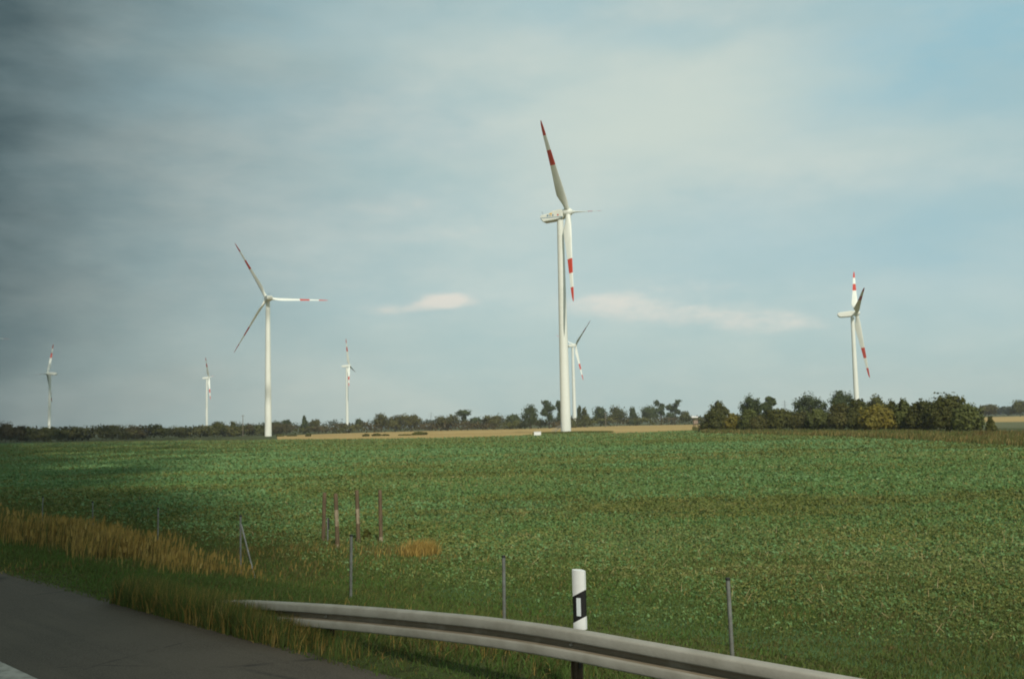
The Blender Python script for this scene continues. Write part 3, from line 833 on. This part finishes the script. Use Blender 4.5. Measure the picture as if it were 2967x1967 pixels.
# drier weeds round the wooden posts and two golden tufts
rng = np.random.default_rng(33)
cs = [(-7.0, 34.5, 1.6, 420, .34), (-5.2, 33.4, 1.6, 420, .32), (-3.1, 32.2, 0.5, 800, .60), (-3.9, 32.6, 1.0, 260, .38), (-2.2, 31.0, 1.2, 200, .3), (-8.8, 33.6, 1.2, 260, .34), (-7.0, 30.0, 2.0, 160, .3), (-5.0, 30.5, 1.6, 160, .26)]
PP, HH, MM = [], [], []
for i, (x, y, r, n, h) in enumerate(cs):
    p = np.array([x, y]) + rng.normal(size=(n, 2)) * r * .55
    PP.append(np.column_stack([p, tz(p[:, 0], p[:, 1]) - .02])); HH.append(h * (0.5 + .6 * rng.random(n)))
    MM.append(np.where(rng.random(n) < (.95 if i == 2 else .25), 0, np.where(rng.random(n) < .45, 1, 2)))
P = np.concatenate(PP)
grass('dry_weeds', P, np.concatenate(HH), np.full(len(P), 0.026), [G_GOLD, G_BROWN, G_OLIVE], np.concatenate(MM), rng, 'rusty dry weeds and tufts around the wooden posts', 'weeds', 0.5)

# weeds between the crop and the thicket
rng = np.random.default_rng(34)
PP, HH, MM = [], [], []
EB = [(1600, 993), (1640, 998), (1760, 999), (1900, 1001), (2000, 1003), (2100, 1004), (2250, 1007), (2365, 1008), (2520, 1012)]
ea = [(1600, 996)] + EDGE_R
for i in range(len(EB) - 1):
    n = 7000
    t, u = rng.random(n), rng.random(n)
    pa = np.array([gnd(*ea[i])[:2]]); pb = np.array([gnd(*ea[i + 1])[:2]]); qa = np.array([gnd(*EB[i])[:2]]); qb = np.array([gnd(*EB[i + 1])[:2]])
    p = (pa * (1 - t)[:, None] + pb * t[:, None]) * (1 - u)[:, None] + (qa * (1 - t)[:, None] + qb * t[:, None]) * u[:, None]
    PP.append(np.column_stack([p, np.full(n, -1.57)])); HH.append((.35 + .8 * rng.random(n)) * (0.7 + 0.8 * vnoise(p[:, 0], p[:, 1], .12, 8)))
    red = 0.06 + (0.35 if i >= 6 else 0.10) * (u > .35)
    gold = np.where(u < .3, .34, .04)
    r = rng.random(n); MM.append(np.where(r < gold, 0, np.where(r < gold + red, 1, np.where(r < gold + red + .35, 2, 3))))
P = np.concatenate(PP)
grass('weeds', P, np.concatenate(HH), 0.0008 * np.linalg.norm(P[:, :2], axis=1), [W_STRAW, W_RUST, W_OLIVE, C_DARK], np.concatenate(MM), rng, 'rough olive and rust coloured weeds in front of the thicket', 'weeds', 0.5)
rng = np.random.default_rng(35)
n = 6000; a = rng.random(n) * 6.283; rr = np.sqrt(rng.random(n))
p = np.column_stack([22.5 + 15.5 * rr * np.cos(a), 384 + 22 * rr * np.sin(a)])
P = np.column_stack([p, -1.52 + 0.22 * (1 - rr)])
grass('mound_grass', P, .25 + .45 * rng.random(n), np.full(n, .3), [W_OLIVE, C_DARK], (rng.random(n) < .55).astype(int), rng, 'dark rough grass on the mound under the largest turbine', 'grass', 0.5)

# crop: leaves sit in patches of different green
rng = np.random.default_rng(36)
n = 1500000
th = rng.uniform(-0.56, 0.60, n); u = rng.random(n)
r0, r1 = 15.0, 520.0
e = -0.35                                       # radius density
rad = (r0 ** e + u * (r1 ** e - r0 ** e)) ** (1 / e)
x, y = rad * np.sin(th), rad * np.cos(th)
o_ = x * NV[0] + y * NV[1]
lim = left_pts + front_pts + edge_pts
edge = np.interp(th, [math.atan2(p.x, p.y) for p in lim], [math.hypot(p.x, p.y) for p in lim])
P = np.column_stack([x, y, np.full(n, -1.55)])
xx = x + 0.25 * y
big = vnoise(xx * .35, y, 0.030, 11) * .5 + vnoise(xx * .4, y, 0.11, 12) * .5     # swaths run across the view
med = vnoise(xx * .6, y, 0.33, 13) * .5 + vnoise(x, y, 1.0, 14) * .5
wet = vnoise(xx * .5, y, 0.055, 17) * .6 + vnoise(xx * .6, y, 0.19, 18) * .4
row = vnoise(xx * .18, y, 0.20, 15)
k = (rng.random(n) < np.clip((o_ - 17 - 4 * (vnoise(x, y, .16, 6) - .5)) / 7, 0, 1)) & (rad < edge) & inview(P) & (rng.random(n) < np.clip(0.15 + 1.2 * med, 0, 1))
P, rad, big, med, row, wet = P[k], rad[k], big[k], med[k], row[k], wet[k]
fine = vnoise((P[:, 0] + .25 * P[:, 1]) * .07, P[:, 1], 0.42, 19) * .5 + vnoise((P[:, 0] + .25 * P[:, 1]) * .12, P[:, 1], 0.13, 20) * .5
r = rng.random(len(P))
sm = lambda v, a, b: np.clip((v - a) / (b - a), 0, 1)
pb_ = 0.08 + 0.80 * sm(big + .25 * (med - .5), .45, .66)
pd = 0.08 + 0.65 * sm(wet + .2 * (med - .5), .52, .66) + .22 * sm(-rad, -70, -30)
py = 0.03 + 0.40 * sm(row + .25 * (.5 - big), .58, .80) + .10 * sm(rad, 70, 150) + .42 * sm(rad, 170, 380)
py = py + .35 * sm(fine, .60, .74)
pd = pd + .35 * sm(-fine, -.40, -.28)
pst = .003 + .015 * sm(row, .6, .8) + .035 * sm(fine, .62, .76)
mi = np.where(r < pst, 4, np.where(r < pst + py, 2, 1))
r2 = rng.random(len(P))
mi = np.where((mi == 1) & (r2 < pd), 3, mi)
mi = np.where((mi == 1) & (rng.random(len(P)) < pb_), 0, mi)
mi = np.where((mi == 3) & (rng.random(len(P)) < .5), 5, mi)
S = 0.043 * (rad / 25) ** 0.84 * (0.5 + 1.0 * rng.random(len(P)) ** 1.4) * np.where(mi == 0, 1.25, 0.9) * np.where(mi == 4, .7, 1.0)
tuft = np.where((mi == 3) | (mi == 5), 1.5, 0.8)
P[:, 2] += np.minimum(S, .3) * .3 + (0.01 + 0.13 * rng.random(len(P)) * med * tuft) * np.clip(rad / 30, .8, 1.6)
Nn = unit(rng.normal(size=P.shape) * 0.75 + np.array([0, -0.25, 0.7]))
V = leaf_quads(P, Nn, S, rng, 1.8)
tag(np_mesh('crop_leaves', V, 4, [C_BLUE, C_GREEN, C_YELL, C_DARK, C_STRAW, C_OLIVE], mi), 'low leafy green crop covering the big field in patches', 'crop', None, 'stuff')
# loose straw stalks lying in the crop's near part
rng = np.random.default_rng(37)
n = 1500
th = rng.uniform(-.3, .5, n); rad = 15 + 60 * rng.random(n) ** 1.5
P = np.column_stack([rad * np.sin(th), rad * np.cos(th), np.full(n, -1.50)])
k = (P[:, 0] * NV[0] + P[:, 1] * NV[1]) > 19
P = P[k]
grass('straw_stalks', P, .12 + .22 * rng.random(len(P)), np.full(len(P), .016), [C_STRAW], np.zeros(len(P), int), rng, 'pale straw stalks lying between the crop leaves', 'straw', 2.6)

# ------------------------------------------------------------------ guardrail, delineator
RO = 6.9


def rail_top(s_):
    q = np.linspace(s_ - 0.9, s_ + 0.9, 13)
    return float(np.mean(np.interp(q, [-10, 6.9, 8.4, 10.0, 12.7, 13.3, 14.4], [0.725, 0.715, 0.630, 0.520, 0.300, 0.22, 0.06])))


gr = empty('guardrail', (*so(6, RO), 0), 'galvanised steel guardrail whose end dips into the grass', 'guardrail')
gl = Vector(gr.location)
PROF = [(0.000, 0.0000), (0.068, 0.0074), (0.080, 0.0147), (0.084, 0.0258), (0.084, 0.0846), (0.080, 0.0957), (0.066, 0.1030), (0.004, 0.1159), (0.000, 0.1233), (0.000, 0.1546), (0.004, 0.1619), (0.066, 0.1766), (0.080, 0.1840), (0.084, 0.1950), (0.084, 0.2594), (0.080, 0.2705), (0.066, 0.2778), (0.000, 0.2852)]
b = MB(); rings = []
for s_ in list(np.arange(-8, 13.76, 0.25)):
    zt = rail_top(s_)
    outl = [(d, zh) for d, zh in PROF] + [(d - 0.006, zh) for d, zh in PROF[::-1]]
    ring = []
    for d, zh in outl:
        p = so(s_, RO - d); ring.append(Vector((p[0], p[1], zt - 0.285 + zh)) - gl)
    rings.append(ring)
b.loft(rings)
npf = len(rings[0])
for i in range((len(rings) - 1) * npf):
    if 6 <= i % npf <= 10: b.m[i] = 1            # groove between the two waves: its shade painted in, with some dirt
b.build('beam', [M['zinc'], M['shade_grime']], gr, smooth=True, angle=50)
for s_ in (-1.64, 2.36, 6.36, 10.36):
    c = so(s_, RO + 0.075); h = rail_top(s_) - 0.02
    Mx = Matrix.Rotation(math.atan2(SV[1], SV[0]), 3, 'Z')
    b = MB(); cc = Vector((c[0], c[1], 0)) - gl
    b.box(cc + Vector((0, 0, h / 2 - 0.2)), (0.012, 0.06, h + 0.4), M=Mx)
    for sg in (-1, 1): b.box(cc + Mx @ Vector((0.056 * sg if False else sg * 0.031, 0, 0)) + Vector((0, 0, h / 2 - 0.2)), (0.05, 0.012, h + 0.4), M=Mx @ Matrix.Rotation(0.0, 3, 'Z'))
    b.box(cc + Mx @ Vector((0.055, 0, 0)) + Vector((0, 0, h / 2 - 0.2)), (0.012, 0.07, h + 0.4), M=Mx)
    b.build('rail_post', M['rust'], gr)
for s_ in (-1.64, 2.36, 6.36, 10.36):
    p = so(s_, RO - 0.006); b = MB(); c = Vector((p[0], p[1], rail_top(s_) - 0.146)) - gl
    b.bar(c, c - Vector((NV[0], NV[1], 0)) * 0.02, 0.016, 0.012, n=8)
    b.build('bolt', M['zinc'], gr)

# white roadside marker on the guardrail
p = so(6.333, RO + 0.085)
dl = empty('delineator', (p[0], p[1], rail_top(6.0) - 0.02), 'white roadside marker post with slanted black band, mounted on the guardrail', 'delineator')
face = Vector((-0.42, -0.907, 0)).normalized(); sd = Vector((-face.y, face.x, 0)); upv = Vector((0, 0, 1))     # turned towards the traffic


def section(z, sl=0.0):
    pts = []
    for x, y in ((-0.062, -0.02), (-0.058, 0.012), (-0.035, 0.028), (0, 0.034), (0.035, 0.028), (0.058, 0.012), (0.062, -0.02), (0.03, -0.055), (0, -0.066), (-0.03, -0.055)):
        pts.append(sd * (x * 1.03) + face * y + upv * (z + sl * x))
    return pts


b = MB()
SL = 0.55
b.loft([section(0.0), section(0.085, SL), section(0.325, SL), section(0.50, 0.0), section(0.535, -0.1)], [0, 1, 0, 0])
b.build('post_body', [M['plastic'], M['black']], dl, smooth=True, angle=30)
b = MB(); b.box(face * 0.033 + sd * 0.006 + upv * 0.205, (0.042, 0.006, 0.165), M=Matrix((sd, face, upv)).transposed())
b.build('reflector', M['reflector'], dl, bevel=0.002)
b = MB(); b.bar((0, 0, -0.35), (0, 0, 0.02), 0.022)
b.build('bracket', M['dark'], dl)

# ------------------------------------------------------------------ fence posts
FP = [Vector((-0.23, 16.30)) + Vector((-2.98, 3.16)) * i for i in range(-1, 6)]
FL = ['thin grey metal post with black cap behind the guardrail, nearest the right edge', 'thin grey metal post with black cap left of the roadside marker', 'thin grey metal post standing below the wooden posts',
      'thin metal post with a leaning brace in the dry grass', 'faint metal post behind the dry grass, first beyond the braced post', 'faint metal post behind the dry grass, second beyond the braced post', 'faint metal post at the far left of the dry grass']
for i, q in enumerate(FP):
    z = float(tz(q.x, q.y)); hgt = (1.24, 1.20, 1.28, 1.45, 1.45, 1.45, 1.45)[i]
    t = empty('fence_post', (q.x, q.y, z), FL[i], 'post', 'metal fence posts along the bank')
    t.rotation_euler = ((0.01, -0.02, 0), (0, 0.012, 0), (0.01, 0.02, 0), (0, 0, 0), (0.02, 0.01, 0), (0, -.02, 0), (0, .02, 0))[i]
    b = MB(); rp = 0.028 if i < 3 else 0.022 if i == 3 else 0.017
    b.bar((0, 0, -0.3), (0, 0, hgt), rp, n=10); b.build('post', M['post'], t, smooth=True)
    b = MB(); b.bar((0, 0, hgt), (0, 0, hgt + 0.03), 0.034, 0.028, n=10); b.build('cap', M['black'], t, smooth=True)
    if i == 3:
        b = MB(); b.bar((0.02, -0.02, hgt * .88), (0.50, -0.50, -0.05), 0.02, n=10); b.build('brace', M['post'], t, smooth=True)

# ------------------------------------------------------------------ wooden posts
for i, (x, yb, yt, bare, lb, tilt) in enumerate([
    (747, 1243, 1139, None, 'brown wooden post, leftmost of the four', 0.03), (780, 1261, 1141, (.02, .10, .42, .72), 'wooden post with the longest pale bare patch', -0.03),
    (828, 1248, 1133, (.38, .66), 'wooden post with a pale patch only at its middle', -0.025), (880, 1250, 1133, (.02, .14), 'brown wooden post, rightmost of the four', -0.012)]):
    p = gnd(x, yb, -1.42); top = at(x, yt, p.y); h = top.z - p.z
    t = empty('wooden_post', (p.x, p.y, p.z - .1), lb, 'post', 'four wooden posts at the edge of the field')
    t.rotation_euler = (0, tilt, 0.3 * i)
    b = MB(); rings = []; mis = []
    zs = sorted(set([0, .2, .3, .5, .8, .9, 1.0] + list(bare or ())))
    for j, s_ in enumerate(zs):
        r = 0.074 - 0.006 * s_ + (.003 * math.sin(9 * s_ + i))
        rings.append([(r * math.cos(a), r * math.sin(a), s_ * (h + .1)) for a in np.linspace(0, 2 * math.pi, 13)[:-1]])
        if j:
            mid = (zs[j] + zs[j - 1]) / 2
            on = bare and any(bare[q] <= mid <= bare[q + 1] for q in range(0, len(bare), 2))
            mis.append(1 if on else 0)
    rings.append([(v[0] * .7, v[1] * .7, v[2] + .03) for v in rings[-1]]); mis.append(0)
    b.loft(rings, mis)
    b.build('post', [M['wood'], M['bare']], t, smooth=True)
p = gnd(757, 1246, -1.42)
t = empty('marker_stake', (p.x, p.y, p.z - .05), 'thin pale stake with a black upper half beside the leftmost wooden post', 'stake')
b = MB(); b.bar((0, 0, -.1), (0, 0, 0.82), 0.026); b.build('stake', M['post'], t)
b = MB(); b.box((0.045, -0.01, 0.62), (0.05, 0.02, 0.42)); b.build('marker_plate', M['black'], t, bevel=.004)

# ------------------------------------------------------------------ box, hunting hide, pylons, poles
p = gnd(1241.5, 1006.5)
t = empty('equipment_box', (p.x, p.y, -1.55), 'small white box on the ground left of the largest turbine', 'box')
b = MB(); b.box((0, 0, 0.72), (2.3, 1.3, 1.15)); b.build('housing', M['plastic'], t, bevel=.08)
b = MB(); b.box((0, 0, 1.36), (2.5, 1.5, 0.14)); b.build('lid', M['plastic'], t, bevel=.04)
b = MB(); b.box((0, 0, 0.07), (2.4, 1.4, 0.16)); b.build('plinth', M['grey'], t, bevel=.02)

p = gnd(2016 * .7971, 1247 * .7971)
t = empty('hunting_hide', (p.x, p.y, -1.55), 'wooden raised hide with a pale roof at the left end of the thicket', 'hide')
for sx in (-.75, .75):
    for sy in (-.75, .75):
        b = MB(); b.bar((sx * 1.35, sy * 1.35, -.1), (sx, sy, 2.5), 0.07); b.bar((sx, sy, 2.5), (sx, sy, 5.2), 0.06); b.build('leg', M['wood'], t)
b = MB(); b.box((0, 0, 2.5), (1.8, 1.8, 0.1)); b.build('floor_board', M['wood'], t)
for (x, y, a, w_) in ((0, -.80, 0, .78), (-.80, 0, math.pi / 2, .7), (.80, 0, math.pi / 2, .7)):
    b = MB()
    for j in range(5): b.box(Vector((x, y, 2.70 + j * .26)) + Vector(((j - 2) * 0.0, 0, 0)), (1.62, .04, .23), M=Matrix.Rotation(a, 3, 'Z'))
    b.build('side_panel', M['board'], t)
b = MB(); b.box((-0.35, 0, 5.35), (2.5, 2.2, .12), M=Matrix.Rotation(0.10, 3, 'Y')); b.box((-0.35, -1.06, 5.15), (2.4, .06, .5)); b.build('roof', M['plastic'], t)
b = MB()
for sx in (-.25, .25): b.bar((sx, 1.9, -.1), (sx, .95, 2.6), .045)
for j in range(7): b.bar((-.25, 1.75 - j * .125, .3 + j * .35), (.25, 1.75 - j * .125, .3 + j * .35), .035)
b.build('ladder', M['wood'], t)


def pylon(x, ytop, D, wid, label):
    top = at(x, ytop, D); H = top.z + 1.55
    t = empty('power_pylon', (top.x, top.y, -1.55), label, 'pylon', 'lattice power pylons on the horizon')
    b = MB(); w0 = wid
    lv = [0, .25, .45, .62, .76, .88, 1.0]
    ww = [w0 * (1 - .9 * l) for l in lv]
    for i in range(len(lv) - 1):
        for sx, sy in ((1, 1), (1, -1), (-1, -1), (-1, 1)):
            b.bar((sx * ww[i], sy * ww[i], lv[i] * H), (sx * ww[i + 1], sy * ww[i + 1], lv[i + 1] * H), .22, n=4)
            nx_, ny_ = (sx, -sy) if sx * sy > 0 else (-sx, sy)
            b.bar((sx * ww[i], sy * ww[i], lv[i] * H), (nx_ * ww[i + 1], ny_ * ww[i + 1], lv[i + 1] * H), .12, n=4)
    b.build('mast', M['lattice'], t)
    for l, q in ((.76, 7.0), (.90, 5.2)):
        b = MB()
        for sg in (-1, 1):
            b.bar((0, 0, l * H + .9), (sg * q, 0, l * H), .14, n=4); b.bar((0, 0, l * H - .3), (sg * q, 0, l * H), .14, n=4)
            b.bar((sg * q, 0, l * H), (sg * q, 0, l * H - 1.8), .12, n=4)
        b.build('crossarm', M['lattice'], t)


pylon(1812, 924, 2050, 3.2, 'grey lattice pylon between the gappy tree and the dome shaped tree')
pylon(2215, 914, 2100, 3.2, 'grey lattice pylon above the right slope of the biggest bush')
pylon(995.5, 952, 2200, 3.0, 'grey lattice pylon right of the three joined olive crowns')


def pole(x, yt, D, lb):
    top = at(x, yt, D); H = top.z + 1.55
    t = empty('utility_pole', (top.x, top.y, -1.55), lb, 'utility pole', 'thin poles among the trees')
    b = MB(); b.bar((0, 0, -.2), (0, 0, H), .26, .18); b.build('pole', M['pole'], t)
    b = MB(); b.box((0, 0, H - .6), (2.2, .2, .2)); b.build('crossarm', M['pole'], t)


pole(561, 958, 650, 'thin dark pole left of the wide open turbine')
pole(1398, 953, 740, 'thin pale pole against the widest dome shaped tree')

# ------------------------------------------------------------------ unseen puffs added overhead on the left to shade that side
rng = np.random.default_rng(41)
ICO = bmesh.new(); bmesh.ops.create_icosphere(ICO, subdivisions=1, radius=1.0)
IV = np.array([v.co[:] for v in ICO.verts]); IF = np.array([[v.index for v in f.verts] for f in ICO.faces]); ICO.free()
TRI = IV[IF].reshape(-1, 3)


def blocker_puffs(C, R):
    J = 1 + 0.25 * rng.random((len(C), 1, 1))
    return (C[:, None, :] + TRI[None] * R[:, None, None] * J * np.array([1, 1, .55])).reshape(-1, 3)


def edge_dist(x, y):                            # metres left of the blocker's edge, as its shadow falls on the plain
    ex, ey = math.sin(math.radians(-20.5)), math.cos(math.radians(-20.5))
    return -((x + 8.0) * ey - (y - 10.0) * ex)


n = 140000
y = -60 + 1560 * rng.random(n); x = -1500 + 1600 * rng.random(n)
d = edge_dist(x, y); feather = 4 + 0.16 * np.abs(y)
cov = np.clip(0.5 + d / (2 * feather), 0, 1)
k = (rng.random(n) < cov ** 1.5) & (d > -feather)
x, y, cov = x[k], y[k], cov[k]
lift = 500 / to_sun.z
C = np.column_stack([x, y, np.zeros(len(x))]) + np.array(to_sun) * lift
C[:, 2] += 30 * rng.random(len(x))
cl = np_mesh('shade_blocker', blocker_puffs(C, np.where(cov > .97, 12.0, 3.2) * (0.7 + .6 * rng.random(len(x)))), 3, mat('blocker_white', col=(0.85, 0.86, 0.87), rough=1.0, spec=0.0))
tag(cl, 'unseen puffs added overhead to shade the left side', 'shade_blocker', None, 'stuff')

# ------------------------------------------------------------------ haze
b = MB(); b.box((0, 1500, 80), (7000, 5200, 166))
hz = b.build('haze', mat('haze'))
hm = hz.data.materials[0]; ht = hm.node_tree; ht.nodes.clear()
ho = ht.nodes.new('ShaderNodeOutputMaterial'); hv = ht.nodes.new('ShaderNodeVolumePrincipled')
hv.inputs['Color'].default_value = (0.86, 0.93, 0.97, 1); hv.inputs['Density'].default_value = 0.00010; hv.inputs['Anisotropy'].default_value = 0.0
ht.links.new(hv.outputs[0], ho.inputs['Volume'])
tag(hz, 'thin summer haze over the plain', 'haze', None, 'stuff')
